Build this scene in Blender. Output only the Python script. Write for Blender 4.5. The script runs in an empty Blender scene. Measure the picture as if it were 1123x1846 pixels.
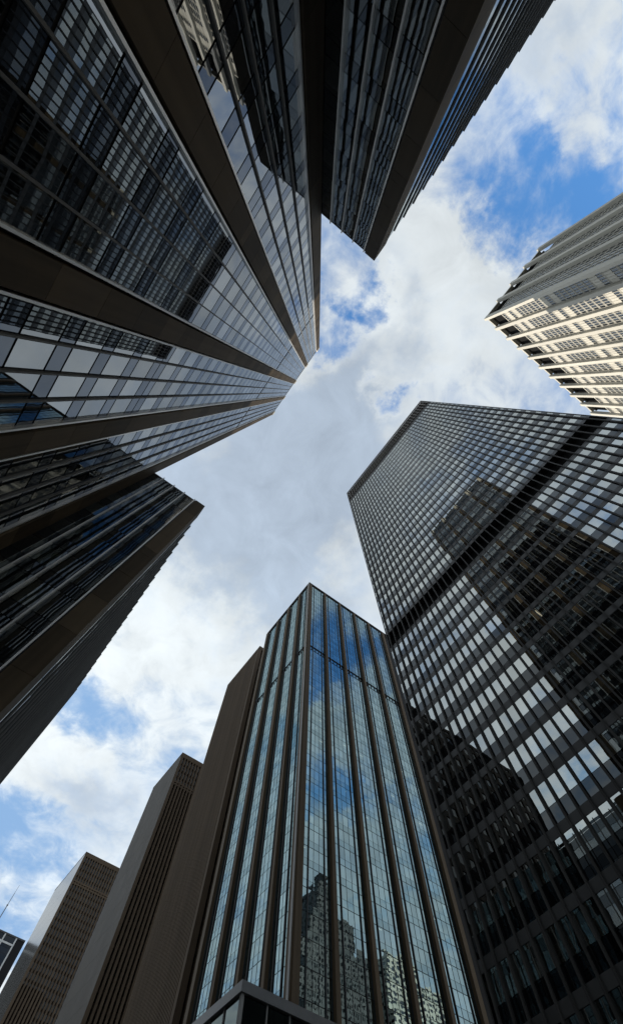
import bpy, bmesh, math, random
from mathutils import Vector, Matrix, Euler

random.seed(11)
scene = bpy.context.scene
COL = scene.collection

# ------------------------------------------------------------------ camera
EYE = 1.6
CAM_RIGHT = Vector((0.59788719, 0.80140133, 0.01693561))
CAM_DOWN = Vector((-0.76543367, 0.57707156, -0.2847801))
CAM_FWD = Vector((-0.2379962, 0.15730329, 0.95844326))
FOCAL = 729.408          # pixels of the 1123 x 1846 photograph
camd = bpy.data.cameras.new("camera")
cam = bpy.data.objects.new("camera", camd)
COL.objects.link(cam)
camd.sensor_fit = 'VERTICAL'
camd.sensor_height = 36.0
camd.sensor_width = 36.0
camd.lens = 36.0 * FOCAL / 1846.0
camd.clip_start = 0.1
camd.clip_end = 20000
rot = Matrix((CAM_RIGHT, -CAM_DOWN, -CAM_FWD)).transposed()
cam.matrix_world = Matrix.Translation((0, 0, EYE)) @ rot.to_4x4()
scene.camera = cam

# ------------------------------------------------------------------ sun, sky, exposure
SUN = Vector((-1.0, 0.25, 0.333)).normalized()      # towards the sun
SUN_EL = math.asin(SUN.z)
SUN_ROT = math.atan2(SUN.x, SUN.y)
sd = bpy.data.lights.new("sun", 'SUN')
sd.energy = 5.0
sd.angle = math.radians(0.53)
sd.color = (1.0, 0.91, 0.79)
so = bpy.data.objects.new("sun", sd)
so.rotation_euler = SUN.to_track_quat('Z', 'Y').to_euler()
COL.objects.link(so)

world = bpy.data.worlds.new("World")
scene.world = world
world.use_nodes = True
wt = world.node_tree
wt.nodes.clear()


def N(t, kind, **kw):
    n = t.nodes.new(kind)
    for k, v in kw.items():
        if k.startswith('i_'):
            key = k[2:]
            key = int(key) if key.isdigit() else key
            n.inputs[key].default_value = v
        else:
            setattr(n, k, v)
    return n


def M2(t, op, a, b=None, c=None, clamp=False):
    n = t.nodes.new('ShaderNodeMath')
    n.operation = op
    n.use_clamp = clamp
    for i, v in enumerate((a, b, c)):
        if v is None:
            continue
        if isinstance(v, (int, float)):
            n.inputs[i].default_value = v
        else:
            t.links.new(v, n.inputs[i])
    return n.outputs[0]


def build_sky():
    t = wt
    L = t.links.new
    tc = N(t, 'ShaderNodeTexCoord')
    nrm = N(t, 'ShaderNodeVectorMath', operation='NORMALIZE')
    L(tc.outputs['Generated'], nrm.inputs[0])
    sep = N(t, 'ShaderNodeSeparateXYZ')
    L(nrm.outputs[0], sep.inputs[0])
    zc = M2(t, 'MAXIMUM', sep.outputs[2], 0.16)
    px = M2(t, 'DIVIDE', sep.outputs[0], zc)
    py = M2(t, 'DIVIDE', sep.outputs[1], zc)
    cmb = N(t, 'ShaderNodeCombineXYZ')
    L(px, cmb.inputs[0]); L(py, cmb.inputs[1])
    P = cmb.outputs[0]

    def noise(scale, detail, rough, dist, off=(0, 0, 0)):
        mp = N(t, 'ShaderNodeMapping')
        mp.inputs['Location'].default_value = off
        L(P, mp.inputs[0])
        n = N(t, 'ShaderNodeTexNoise')
        n.inputs['Scale'].default_value = scale
        n.inputs['Detail'].default_value = detail
        n.inputs['Roughness'].default_value = rough
        n.inputs['Distortion'].default_value = dist
        L(mp.outputs[0], n.inputs['Vector'])
        return n.outputs[0]
    big = noise(2.3, 9, 0.58, 0.35, (3.1, 7.7, 0.4))
    fine = noise(9.0, 7, 0.62, 0.6, (1.3, 0.2, 5.0))
    shade = noise(3.4, 6, 0.55, 0.3, (9.2, 4.1, 2.0))
    warp = noise(6.0, 5, 0.6, 0.0, (5.5, 2.2, 8.0))
    # gaps in the cloud layer (negative) and thick banks (positive), in cloud-plane position
    blobs = [((0.62, 0.09), 0.17, -0.26), ((0.66, 0.21), 0.17, -0.24), ((0.50, 0.125), 0.08, -0.16),
             ((0.222, -0.03), 0.058, -0.46), ((0.115, -0.03), 0.05, -0.30), ((0.085, 0.143), 0.045, -0.34), ((0.645, 0.150), 0.05, 0.20),
             ((-1.15, 0.00), 0.13, -0.36), ((-1.76, 0.0), 0.24, -0.34), ((-2.2, 0.19), 0.36, -0.30),
             ((0.26, -0.16), 0.06, -0.10), ((0.88, 0.03), 0.10, -0.24),
             ((0.33, 0.13), 0.17, 0.30), ((0.17, 0.06), 0.11, 0.18), ((0.725, 0.13), 0.055, 0.30), ((0.80, -0.02), 0.12, 0.26),
             ((-0.35, 0.10), 0.45, 0.32), ((-1.03, -0.02), 0.10, 0.26), ((-1.42, 0.03), 0.22, 0.34),
             ((0.37, -0.02), 0.10, 0.20), ((0.0, 0.0), 0.10, 0.16),
             ((0.57, 0.46), 0.13, -0.30), ((0.97, 0.78), 0.16, -0.34), ((0.76, 0.60), 0.10, 0.22), ((1.25, 1.0), 0.22, 0.30)]
    # where the layer is thick and grey (positive) or thin and bright (negative)
    tones = [((-0.15, 0.10), 0.17, 0.50), ((-0.46, 0.12), 0.22, 0.42), ((0.08, 0.02), 0.07, 0.25), ((0.43, 0.17), 0.08, 0.20), ((-1.55, 0.18), 0.22, 0.40),
             ((0.33, 0.13), 0.14, -0.45), ((-1.04, -0.03), 0.11, -0.5), ((-1.40, -0.02), 0.18, -0.4), ((-0.74, 0.03), 0.18, -0.35), ((0.40, -0.02), 0.10, -0.3)]
    acc = M2(t, 'MULTIPLY', M2(t, 'SUBTRACT', big, 0.5), 0.95)
    acc = M2(t, 'ADD', acc, M2(t, 'MULTIPLY', M2(t, 'SUBTRACT', fine, 0.5), 0.62))
    acc = M2(t, 'ADD', acc, 0.10)
    wn = N(t, 'ShaderNodeTexNoise')
    wn.inputs['Scale'].default_value = 7.5
    wn.inputs['Detail'].default_value = 6
    wn.inputs['Roughness'].default_value = 0.62
    L(P, wn.inputs['Vector'])
    wv = N(t, 'ShaderNodeVectorMath', operation='SUBTRACT')
    L(wn.outputs['Color'], wv.inputs[0])
    wv.inputs[1].default_value = (0.5, 0.5, 0.5)
    wm = N(t, 'ShaderNodeVectorMath', operation='MULTIPLY_ADD')
    L(wv.outputs[0], wm.inputs[0])
    wm.inputs[1].default_value = (0.30, 0.30, 0.0)
    L(P, wm.inputs[2])
    for (c, r, a) in blobs:
        d = N(t, 'ShaderNodeVectorMath', operation='DISTANCE')
        L(wm.outputs[0], d.inputs[0])
        d.inputs[1].default_value = (c[0], c[1], 0)
        dw = M2(t, 'ADD', d.outputs['Value'], M2(t, 'MULTIPLY', M2(t, 'SUBTRACT', warp, 0.5), min(r * 2.4, 0.22)))
        mr = N(t, 'ShaderNodeMapRange', interpolation_type='SMOOTHSTEP')
        mr.inputs['From Min'].default_value = 0
        mr.inputs['From Max'].default_value = r * 1.55
        mr.inputs['To Min'].default_value = a
        mr.inputs['To Max'].default_value = 0
        L(dw, mr.inputs['Value'])
        acc = M2(t, 'ADD', acc, mr.outputs[0])
    tone = M2(t, 'MULTIPLY', M2(t, 'SUBTRACT', shade, 0.5), 1.1)
    for (c, r, a) in tones:
        d = N(t, 'ShaderNodeVectorMath', operation='DISTANCE')
        L(wm.outputs[0], d.inputs[0])
        d.inputs[1].default_value = (c[0], c[1], 0)
        mr = N(t, 'ShaderNodeMapRange', interpolation_type='SMOOTHSTEP')
        mr.inputs['From Min'].default_value = 0
        mr.inputs['From Max'].default_value = r * 1.7
        mr.inputs['To Min'].default_value = a
        mr.inputs['To Max'].default_value = 0
        L(d.outputs['Value'], mr.inputs['Value'])
        tone = M2(t, 'ADD', tone, mr.outputs[0])
    cov = N(t, 'ShaderNodeMapRange', interpolation_type='SMOOTHSTEP')
    cov.inputs['From Min'].default_value = -0.30
    cov.inputs['From Max'].default_value = 0.20
    L(acc, cov.inputs['Value'])
    thick = N(t, 'ShaderNodeMapRange', interpolation_type='SMOOTHSTEP')
    thick.inputs['From Min'].default_value = 0.02
    thick.inputs['From Max'].default_value = 0.62
    L(M2(t, 'ADD', acc, tone), thick.inputs['Value'])
    # thin sunlit cloud is white, thick cloud bases are blue grey
    ccol = N(t, 'ShaderNodeMix', data_type='RGBA')
    ccol.inputs[6].default_value = (5.0, 5.35, 5.5, 1)
    ccol.inputs[7].default_value = (2.95, 3.5, 4.2, 1)
    L(thick.outputs[0], ccol.inputs[0])
    # forward scattering: clouds nearer the sun are brighter and a little warmer
    dt = N(t, 'ShaderNodeVectorMath', operation='DOT_PRODUCT')
    L(nrm.outputs[0], dt.inputs[0])
    dt.inputs[1].default_value = SUN
    near = N(t, 'ShaderNodeMapRange', interpolation_type='SMOOTHSTEP')
    near.inputs['From Min'].default_value = 0.35
    near.inputs['From Max'].default_value = 1.0
    near.inputs['To Min'].default_value = 1.0
    near.inputs['To Max'].default_value = 1.22
    L(dt.outputs['Value'], near.inputs['Value'])
    cb = N(t, 'ShaderNodeVectorMath', operation='SCALE')
    L(ccol.outputs[2], cb.inputs[0])
    puff = N(t, 'ShaderNodeMapRange')
    puff.inputs['From Min'].default_value = 0.28
    puff.inputs['From Max'].default_value = 0.72
    puff.inputs['To Min'].default_value = 0.80
    puff.inputs['To Max'].default_value = 1.20
    L(M2(t, 'ADD', M2(t, 'MULTIPLY', fine, 0.55), M2(t, 'MULTIPLY', shade, 0.45)), puff.inputs['Value'])
    L(M2(t, 'MULTIPLY', near.outputs[0], puff.outputs[0]), cb.inputs['Scale'])
    sky = N(t, 'ShaderNodeTexSky')
    sky.sky_type = 'NISHITA'
    sky.sun_disc = False
    sky.sun_elevation = SUN_EL
    sky.sun_rotation = SUN_ROT
    sky.air_density = 1.0
    sky.dust_density = 0.6
    sky.ozone_density = 2.2
    skyc = N(t, 'ShaderNodeVectorMath', operation='MULTIPLY')
    L(sky.outputs[0], skyc.inputs[0])
    skyc.inputs[1].default_value = SKY_GAIN
    soft = N(t, 'ShaderNodeVectorMath', operation='MINIMUM')
    L(skyc.outputs[0], soft.inputs[0])
    soft.inputs[1].default_value = (1.9, 3.2, 5.2)
    mix = N(t, 'ShaderNodeMix', data_type='RGBA')
    L(M2(t, 'MULTIPLY', cov.outputs[0], 0.97), mix.inputs[0])
    L(soft.outputs[0], mix.inputs[6])
    L(cb.outputs[0], mix.inputs[7])
    bg = N(t, 'ShaderNodeBackground')
    bg.inputs['Strength'].default_value = 0.15
    L(mix.outputs[2], bg.inputs['Color'])
    out = N(t, 'ShaderNodeOutputWorld')
    L(bg.outputs[0], out.inputs['Surface'])


SKY_GAIN = (1.30, 2.10, 2.60)
build_sky()
world.cycles.sampling_method = 'MANUAL'
world.cycles.sample_map_resolution = 512

vs = scene.view_settings
scene.display_settings.display_device = 'sRGB'
vs.view_transform = 'Standard'
vs.look = 'None'
vs.exposure = 0.0
vs.gamma = 1.0
vs.use_curve_mapping = False
scene.cycles.max_bounces = 7
scene.cycles.transparent_max_bounces = 8
scene.cycles.glossy_bounces = 5
scene.cycles.diffuse_bounces = 2
scene.cycles.caustics_reflective = False
scene.cycles.caustics_refractive = False
scene.cycles.use_denoising = True


# ------------------------------------------------------------------ materials
def new_mat(name):
    m = bpy.data.materials.new(name)
    m.use_nodes = True
    m.node_tree.nodes.clear()
    return m, m.node_tree


def solid(name, col, rough=0.6, metal=0.0, spec=0.5, var=0.25, scale=0.35, bump=0.0, streak=0.0):
    m, t = new_mat(name)
    L = t.links.new
    geo = N(t, 'ShaderNodeNewGeometry')
    n1 = N(t, 'ShaderNodeTexNoise')
    n1.inputs['Scale'].default_value = scale
    n1.inputs['Detail'].default_value = 8
    n1.inputs['Roughness'].default_value = 0.65
    L(geo.outputs['Position'], n1.inputs['Vector'])
    fac = n1.outputs[0]
    if streak:
        mp = N(t, 'ShaderNodeMapping')
        mp.inputs['Scale'].default_value = (2.2, 2.2, 0.06)
        L(geo.outputs['Position'], mp.inputs[0])
        n2 = N(t, 'ShaderNodeTexNoise')
        n2.inputs['Scale'].default_value = 1.0
        n2.inputs['Detail'].default_value = 6
        L(mp.outputs[0], n2.inputs['Vector'])
        fac = M2(t, 'ADD', M2(t, 'MULTIPLY', fac, 1 - streak), M2(t, 'MULTIPLY', n2.outputs[0], streak))
    oi = N(t, 'ShaderNodeObjectInfo')
    each = M2(t, 'FRACT', M2(t, 'ADD', oi.outputs['Random'], geo.outputs['Random Per Island']))
    fac = M2(t, 'ADD', fac, M2(t, 'MULTIPLY', M2(t, 'SUBTRACT', each, 0.5), 0.36))
    r = N(t, 'ShaderNodeMapRange')
    r.inputs['From Min'].default_value = 0.25
    r.inputs['From Max'].default_value = 0.75
    r.inputs['To Min'].default_value = 1 - var
    r.inputs['To Max'].default_value = 1 + var
    L(fac, r.inputs['Value'])
    sc = N(t, 'ShaderNodeVectorMath', operation='SCALE')
    sc.inputs[0].default_value = col
    L(r.outputs[0], sc.inputs['Scale'])
    b = N(t, 'ShaderNodeBsdfPrincipled')
    L(sc.outputs[0], b.inputs['Base Color'])
    b.inputs['Metallic'].default_value = metal
    b.inputs['Specular IOR Level'].default_value = spec
    rr = N(t, 'ShaderNodeMapRange')
    rr.inputs['To Min'].default_value = max(0.02, rough * 0.85)
    rr.inputs['To Max'].default_value = min(1, rough * 1.15)
    L(n1.outputs[0], rr.inputs['Value'])
    L(rr.outputs[0], b.inputs['Roughness'])
    if bump:
        n3 = N(t, 'ShaderNodeTexNoise')
        n3.inputs['Scale'].default_value = 14
        n3.inputs['Detail'].default_value = 5
        L(geo.outputs['Position'], n3.inputs['Vector'])
        bp = N(t, 'ShaderNodeBump')
        bp.inputs['Distance'].default_value = bump
        L(n3.outputs[0], bp.inputs['Height'])
        L(bp.outputs[0], b.inputs['Normal'])
    o = N(t, 'ShaderNodeOutputMaterial')
    L(b.outputs[0], o.inputs[0])
    return m


def glass(name, refl, ior, clear=None, body=(0.01, 0.011, 0.013), wave=0.0012, wscale=0.9, rough=0.004):
    """coated architectural glass: mirror layer over clear tint, or over an opaque dark back"""
    m, t = new_mat(name)
    L = t.links.new
    geo = N(t, 'ShaderNodeNewGeometry')
    n1 = N(t, 'ShaderNodeTexNoise')
    n1.inputs['Scale'].default_value = wscale
    n1.inputs['Detail'].default_value = 1.5
    n1.inputs['Roughness'].default_value = 0.4
    L(geo.outputs['Position'], n1.inputs['Vector'])
    bp = N(t, 'ShaderNodeBump')
    bp.inputs['Distance'].default_value = wave
    bp.inputs['Strength'].default_value = 1.0
    L(n1.outputs[0], bp.inputs['Height'])
    fr = N(t, 'ShaderNodeFresnel')
    fr.inputs['IOR'].default_value = ior
    L(bp.outputs[0], fr.inputs['Normal'])
    front = M2(t, 'SUBTRACT', 1.0, geo.outputs['Backfacing'])
    fac = M2(t, 'MULTIPLY', fr.outputs[0], front)
    # faint grime, differing from pane to pane
    oi = N(t, 'ShaderNodeObjectInfo')
    gn = N(t, 'ShaderNodeTexNoise')
    gn.inputs['Scale'].default_value = 0.5
    gn.inputs['Detail'].default_value = 6
    L(geo.outputs['Position'], gn.inputs['Vector'])
    g = M2(t, 'ADD', M2(t, 'MULTIPLY', gn.outputs[0], 0.18), M2(t, 'MULTIPLY', M2(t, 'FRACT', M2(t, 'ADD', oi.outputs['Random'], geo.outputs['Random Per Island'])), 0.26))
    fac = M2(t, 'MULTIPLY', fac, M2(t, 'SUBTRACT', 1.16, g), clamp=True)
    gl = N(t, 'ShaderNodeBsdfGlossy')
    gl.inputs['Color'].default_value = (*refl, 1)
    gl.inputs['Roughness'].default_value = rough
    L(bp.outputs[0], gl.inputs['Normal'])
    if clear:
        bk = N(t, 'ShaderNodeBsdfTransparent')
        bk.inputs['Color'].default_value = (*clear, 1)
        # inner face of the pane passes light untinted
        mc = N(t, 'ShaderNodeMix', data_type='RGBA')
        mc.inputs[6].default_value = (*clear, 1)
        mc.inputs[7].default_value = (1, 1, 1, 1)
        L(geo.outputs['Backfacing'], mc.inputs[0])
        L(mc.outputs[2], bk.inputs['Color'])
    else:
        bk = N(t, 'ShaderNodeBsdfDiffuse')
        bk.inputs['Color'].default_value = (*body, 1)
    mx = N(t, 'ShaderNodeMixShader')
    L(fac, mx.inputs[0])
    L(bk.outputs[0], mx.inputs[1])
    L(gl.outputs[0], mx.inputs[2])
    o = N(t, 'ShaderNodeOutputMaterial')
    L(mx.outputs[0], o.inputs[0])
    return m


def lamp_mat(name, col, strength):
    m, t = new_mat(name)
    e = N(t, 'ShaderNodeEmission')
    e.inputs['Color'].default_value = (*col, 1)
    e.inputs['Strength'].default_value = strength
    o = N(t, 'ShaderNodeOutputMaterial')
    t.links.new(e.outputs[0], o.inputs[0])
    return m


MAT = {
    'stone': solid('brown_granite', (0.100, 0.075, 0.047), 0.72, spec=0.12, var=0.42, scale=0.35, bump=0.004, streak=0.55),
    'stone_cap': solid('pale_cap_stone', (0.78, 0.70, 0.56), 0.7, var=0.15),
    'alu': solid('grey_aluminium', (0.34, 0.335, 0.32), 0.55, metal=0.0, spec=0.3, var=0.15, scale=0.8),
    'steel': solid('brushed_steel_mullion', (0.66, 0.64, 0.60), 0.42, metal=0.65, var=0.12, scale=0.8),
    'alu_soft': solid('weathered_aluminium', (0.17, 0.168, 0.160), 0.6, metal=0.0, spec=0.25, var=0.15, scale=0.8),
    'alu_dark': solid('dark_mullion_metal', (0.045, 0.046, 0.048), 0.5, metal=0.3, var=0.2),
    'black_metal': solid('black_mullion_metal', (0.055, 0.053, 0.050), 0.6, metal=0.0, spec=0.2, var=0.25),
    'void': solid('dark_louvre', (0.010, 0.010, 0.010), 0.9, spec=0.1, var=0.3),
    'interior': solid('office_wall', (0.16, 0.155, 0.145), 0.9, spec=0.1, var=0.3, scale=0.12),
    'ceiling': solid('office_ceiling', (0.38, 0.37, 0.35), 0.9, spec=0.1, var=0.2, scale=0.2),
    'blind': solid('roller_blind', (0.42, 0.41, 0.37), 0.8, spec=0.1, var=0.2),
    'backing': solid('frame_gasket', (0.012, 0.012, 0.013), 0.7, spec=0.2, var=0.2),
    'roof': solid('roof_gravel', (0.12, 0.12, 0.115), 0.95, var=0.3),
    'grey_strip': solid('grey_sill_panel', (0.085, 0.085, 0.083), 0.5, var=0.2, scale=0.5),
    'rail': solid('brown_crown_metal', (0.20, 0.17, 0.14), 0.5, metal=0.2, var=0.2),
    'cream': solid('cream_limestone', (0.52, 0.495, 0.425), 0.75, var=0.12, scale=0.3, streak=0.5),
    'cream_panel': solid('cream_spandrel', (0.30, 0.285, 0.24), 0.7, var=0.18, scale=0.3),
    'brown': solid('brown_masonry', (0.108, 0.079, 0.054), 0.75, spec=0.12, var=0.18, scale=0.25, bump=0.004, streak=0.5),
    'brown_panel': solid('brown_spandrel', (0.028, 0.020, 0.014), 0.7, spec=0.1, var=0.3, scale=0.5),
    'polished': solid('polished_granite', (0.075, 0.070, 0.063), 0.12, spec=0.6, var=0.15, scale=0.2, streak=0.3),
    'honed': solid('honed_granite', (0.068, 0.058, 0.047), 0.6, spec=0.2, var=0.15, scale=0.2, streak=0.4),
    'green_pier': solid('bronze_pier', (0.125, 0.092, 0.058), 0.6, spec=0.15, var=0.22, scale=0.3, streak=0.5),
    'fascia': solid('pale_fascia_metal', (0.27, 0.27, 0.27), 0.4, metal=0.4, var=0.15),
    'asphalt': solid('asphalt', (0.05, 0.05, 0.052), 0.9, var=0.3, scale=0.4),
    'paving': solid('paving', (0.26, 0.25, 0.24), 0.85, var=0.2, scale=0.5),
    'marking': solid('road_paint', (0.75, 0.75, 0.72), 0.8, var=0.15),
    'ground': solid('ground', (0.12, 0.12, 0.11), 0.95, var=0.2, scale=0.05),
    'mast': solid('mast_steel', (0.14, 0.14, 0.15), 0.5, metal=0.5),
    'white_metal': solid('white_frame_metal', (0.62, 0.62, 0.60), 0.5, var=0.1),
    'main_glass': glass('grey_mirror_glass', (0.88, 0.92, 0.95), 3.3, clear=(0.16, 0.17, 0.16), wave=0.0010),
    'main_spandrel': glass('grey_spandrel_glass', (0.64, 0.71, 0.82), 2.0, body=(0.016, 0.018, 0.021), wave=0.0016),
    'wing_glass': glass('dark_wing_glass', (0.74, 0.80, 0.82), 2.6, clear=(0.24, 0.26, 0.23), wave=0.0030, wscale=0.7),
    'wing_spandrel': glass('dark_wing_spandrel', (0.74, 0.80, 0.84), 1.9, body=(0.008, 0.009, 0.010), wave=0.0030, wscale=0.7),
    'black_glass': glass('silver_window_glass', (0.95, 1.0, 0.97), 6.2, clear=(0.26, 0.27, 0.25), wave=0.0011),
    'black_spandrel': glass('black_spandrel_glass', (0.86, 0.92, 0.95), 1.78, body=(0.006, 0.006, 0.007), wave=0.0014),
    'green_glass': glass('teal_curtain_glass', (0.64, 0.86, 0.91), 5.2, clear=(0.14, 0.19, 0.19), wave=0.0022),
    'green_spandrel': glass('teal_spandrel_glass', (0.60, 0.83, 0.89), 4.8, body=(0.012, 0.018, 0.019), wave=0.0022),
    'office_glass': glass('office_window_glass', (0.80, 0.85, 0.90), 2.2, body=(0.012, 0.013, 0.014), wave=0.001),
    'far_glass': glass('brown_window_glass', (0.7, 0.7, 0.7), 1.6, body=(0.006, 0.006, 0.006), wave=0.001),
    'pod_glass': glass('podium_glass', (0.72, 0.84, 0.82), 2.3, body=(0.008, 0.010, 0.010), wave=0.004, wscale=0.6),
    'tube': lamp_mat('lit_ceiling_tube', (1.0, 0.88, 0.68), 2.2),
}


# ------------------------------------------------------------------ building blocks
class MB:
    """gathers boxes and links them as one mesh"""

    def __init__(self):
        self.v = []
        self.f = []

    def box(self, a, b, rot=None):
        lo = [min(a[i], b[i]) for i in range(3)]
        hi = [max(a[i], b[i]) for i in range(3)]
        n = len(self.v)
        pts = [(x, y, z) for z in (lo[2], hi[2]) for (x, y) in ((lo[0], lo[1]), (hi[0], lo[1]), (hi[0], hi[1]), (lo[0], hi[1]))]
        if rot is not None:
            c = Vector([(lo[i] + hi[i]) / 2 for i in range(3)])
            pts = [tuple(c + rot @ (Vector(p) - c)) for p in pts]
        self.v += pts
        self.f += [(n, n + 3, n + 2, n + 1), (n + 4, n + 5, n + 6, n + 7), (n, n + 1, n + 5, n + 4),
                   (n + 1, n + 2, n + 6, n + 5), (n + 2, n + 3, n + 7, n + 6), (n + 3, n, n + 4, n + 7)]

    def build(self, name, mat, parent=None, kind=None):
        if not self.v:
            return None
        me = bpy.data.meshes.new(name)
        off = Vector(parent.location) if parent is not None else Vector((0, 0, 0))
        me.from_pydata([tuple(Vector(p) - off) for p in self.v], [], self.f)
        me.materials.append(MAT[mat])
        o = bpy.data.objects.new(name, me)
        COL.objects.link(o)
        if parent is not None:
            o.parent = parent
        if kind:
            o['kind'] = kind
        return o


_mesh_cache = {}


def piece(name, a, b, mat, parent, rot=None):
    """one box as its own object; alike boxes share a mesh"""
    d = [abs(b[i] - a[i]) for i in range(3)]
    c = Vector([(a[i] + b[i]) / 2 for i in range(3)])
    key = (mat, name) + tuple(round(x, 3) for x in d)
    me = _mesh_cache.get(key)
    if me is None:
        mb = MB()
        mb.box([-x / 2 for x in d], [x / 2 for x in d])
        me = bpy.data.meshes.new(name)
        me.from_pydata(mb.v, [], mb.f)
        me.materials.append(MAT[mat])
        _mesh_cache[key] = me
    o = bpy.data.objects.new(name, me)
    if parent is not None:
        o.parent = parent
        o.location = c - Vector(parent.location)
    else:
        o.location = c
    if rot is not None:
        o.rotation_euler = rot
    COL.objects.link(o)
    return o


def thing(name, label, cat, loc, group=None):
    o = bpy.data.objects.new(name, None)
    o.empty_display_size = 2
    o.location = loc
    COL.objects.link(o)
    o['label'] = label
    o['category'] = cat
    if group:
        o['group'] = group
    return o


def project(p):
    w = Vector(p) - Vector((0, 0, EYE))
    z = w.dot(CAM_FWD)
    if z < 0.05:
        return None
    return (561.5 + FOCAL * w.dot(CAM_RIGHT) / z, 923 + FOCAL * w.dot(CAM_DOWN) / z)


def shown_area(corners):
    """rough area in photograph pixels of a quad, 0 when out of the frame"""
    q = [project(c) for c in corners]
    if any(x is None for x in q):
        return 0
    cx = sum(x[0] for x in q) / 4
    cy = sum(x[1] for x in q) / 4
    if not (-25 < cx < 1148 and -25 < cy < 1871):
        return 0
    s = 0
    for i in range(4):
        x0, y0 = q[i]
        x1, y1 = q[(i + 1) % 4]
        s += x0 * y1 - x1 * y0
    return abs(s) / 2


class Face:
    """a vertical wall plane: u along the wall, d outwards, z up (z in metres above the eye)"""

    def __init__(self, axis, pos, out):
        self.axis, self.pos, self.out = axis, pos, out      # axis 'x': plane x = pos

    def pt(self, u, z, d):
        w = self.pos + self.out * d
        return (w, u, z + EYE) if self.axis == 'x' else (u, w, z + EYE)

    def box(self, mb, u0, u1, z0, z1, d0, d1, rot=None):
        mb.box(self.pt(u0, z0, d0), self.pt(u1, z1, d1), rot)

    def piece(self, name, u0, u1, z0, z1, d0, d1, mat, parent, rot=None):
        return piece(name, self.pt(u0, z0, d0), self.pt(u1, z1, d1), mat, parent, rot)

    def tilt(self, sd):
        a = random.gauss(0, sd)
        b = random.gauss(0, sd)
        return Euler((0, a, b)) if self.axis == 'x' else Euler((a, 0, b))


ONE_BY_ONE = 300


def cells(faces_cells, name, mat, parent, thick=0.03, sd=0.0, most=ONE_BY_ONE, min_area=25.0, vary=None):
    """pieces on a wall: those that show largest are objects of their own, the rest one part"""
    rated = []
    for (fc, u0, u1, z0, z1, d) in faces_cells:
        a = shown_area([fc.pt(u0, z0, d), fc.pt(u1, z0, d), fc.pt(u1, z1, d), fc.pt(u0, z1, d)])
        rated.append((a, fc, u0, u1, z0, z1, d))
    rated.sort(key=lambda r: -r[0])
    rest = MB()
    n = 0
    for (a, fc, u0, u1, z0, z1, d) in rated:
        e = fc.tilt(sd) if sd else None
        if n < most and a >= min_area:
            fc.piece(name, u0, u1, z0, z1, d - thick, d, mat, parent, e)
            n += 1
        else:
            fc.box(rest, u0, u1, z0, z1, d - thick, d, e.to_matrix() if e else None)
    rest.build(name, mat, parent, kind='stuff')


def building_inside(parent, x0, x1, y0, y1, zs, top, inset=3.0, slab=0.32, edge=0.25):
    """dark core, floor slabs that the glass lets one see, and a roof"""
    mb = MB()
    mb.box((x0 + inset, y0 + inset, 0), (x1 - inset, y1 - inset, top + EYE - 0.6))
    mb.build('core_wall', 'interior', parent)
    mb = MB()
    for z in zs:
        mb.box((x0 + edge, y0 + edge, z + EYE - slab), (x1 - edge, y1 - edge, z + EYE))
    mb.build('floor_slab', 'ceiling', parent, kind='stuff')
    mb = MB()
    mb.box((x0 + edge, y0 + edge, top + EYE - 0.5), (x1 - edge, y1 - edge, top + EYE - 0.15))
    mb.build('roof', 'roof', parent)


# ------------------------------------------------------------------ ground
def sheet(name, x0, x1, y0, y1, z, mat, kind='structure', hole=None):
    me = bpy.data.meshes.new(name)
    me.from_pydata([(x0, y0, z), (x1, y0, z), (x1, y1, z), (x0, y1, z)], [], [(0, 1, 2, 3)])
    me.materials.append(MAT[mat])
    o = bpy.data.objects.new(name, me)
    COL.objects.link(o)
    o['kind'] = kind
    return o


sheet('ground', -4000, 4000, -4000, 4000, -0.14, 'ground')
sheet('avenue', -1500, 1500, 8, 25, -0.136, 'asphalt')
sheet('side_street', -48, -34, 25.2, 400, -0.136, 'asphalt')
for (nm, a, b) in (('pavement', (-1500, -8, -0.14), (1500, 8, 0)), ('pavement', (-33.8, 25, -0.14), (1500, 36, 0)),
                   ('pavement', (-1500, 25, -0.14), (-48.2, 54, 0))):
    mb = MB()
    mb.box(a, b)
    mb.build(nm, 'paving', None, kind='structure')
mb = MB()
for y in (11.4, 14.8, 18.2, 21.6):
    for k in range(-40, 40):
        mb.box((k * 12.0, y - 0.06, -0.136), (k * 12.0 + 3, y + 0.06, -0.132))
mb.build('road_marking', 'marking', None, kind='structure')

# ------------------------------------------------------------------ LEFT COMPLEX: slab tower and its two wings
U = 10.8
MAIN_Z = 17.2 * U
WING_Z = 4.58 * U
XA, XB = 1.34 * U, -1.85 * U
YM = -U


def floors_main():
    """(window bottom, window top, spandrel top) in metres above the eye"""
    out = []
    for k in range(-4, 4):
        z = 1.587 + 0.352 * k
        out.append((z * U, (z + 0.235) * U, (z + 0.352) * U))
    z = 2.995
    out.append((None, z * U, (z + 0.112) * U))
    k = 0
    while 3.107 + 0.352 * (k + 1) < 9.10:
        z = 3.107 + 0.352 * k
        out.append((z * U, (z + 0.235) * U, (z + 0.352) * U))
        k += 1
    return out


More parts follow.
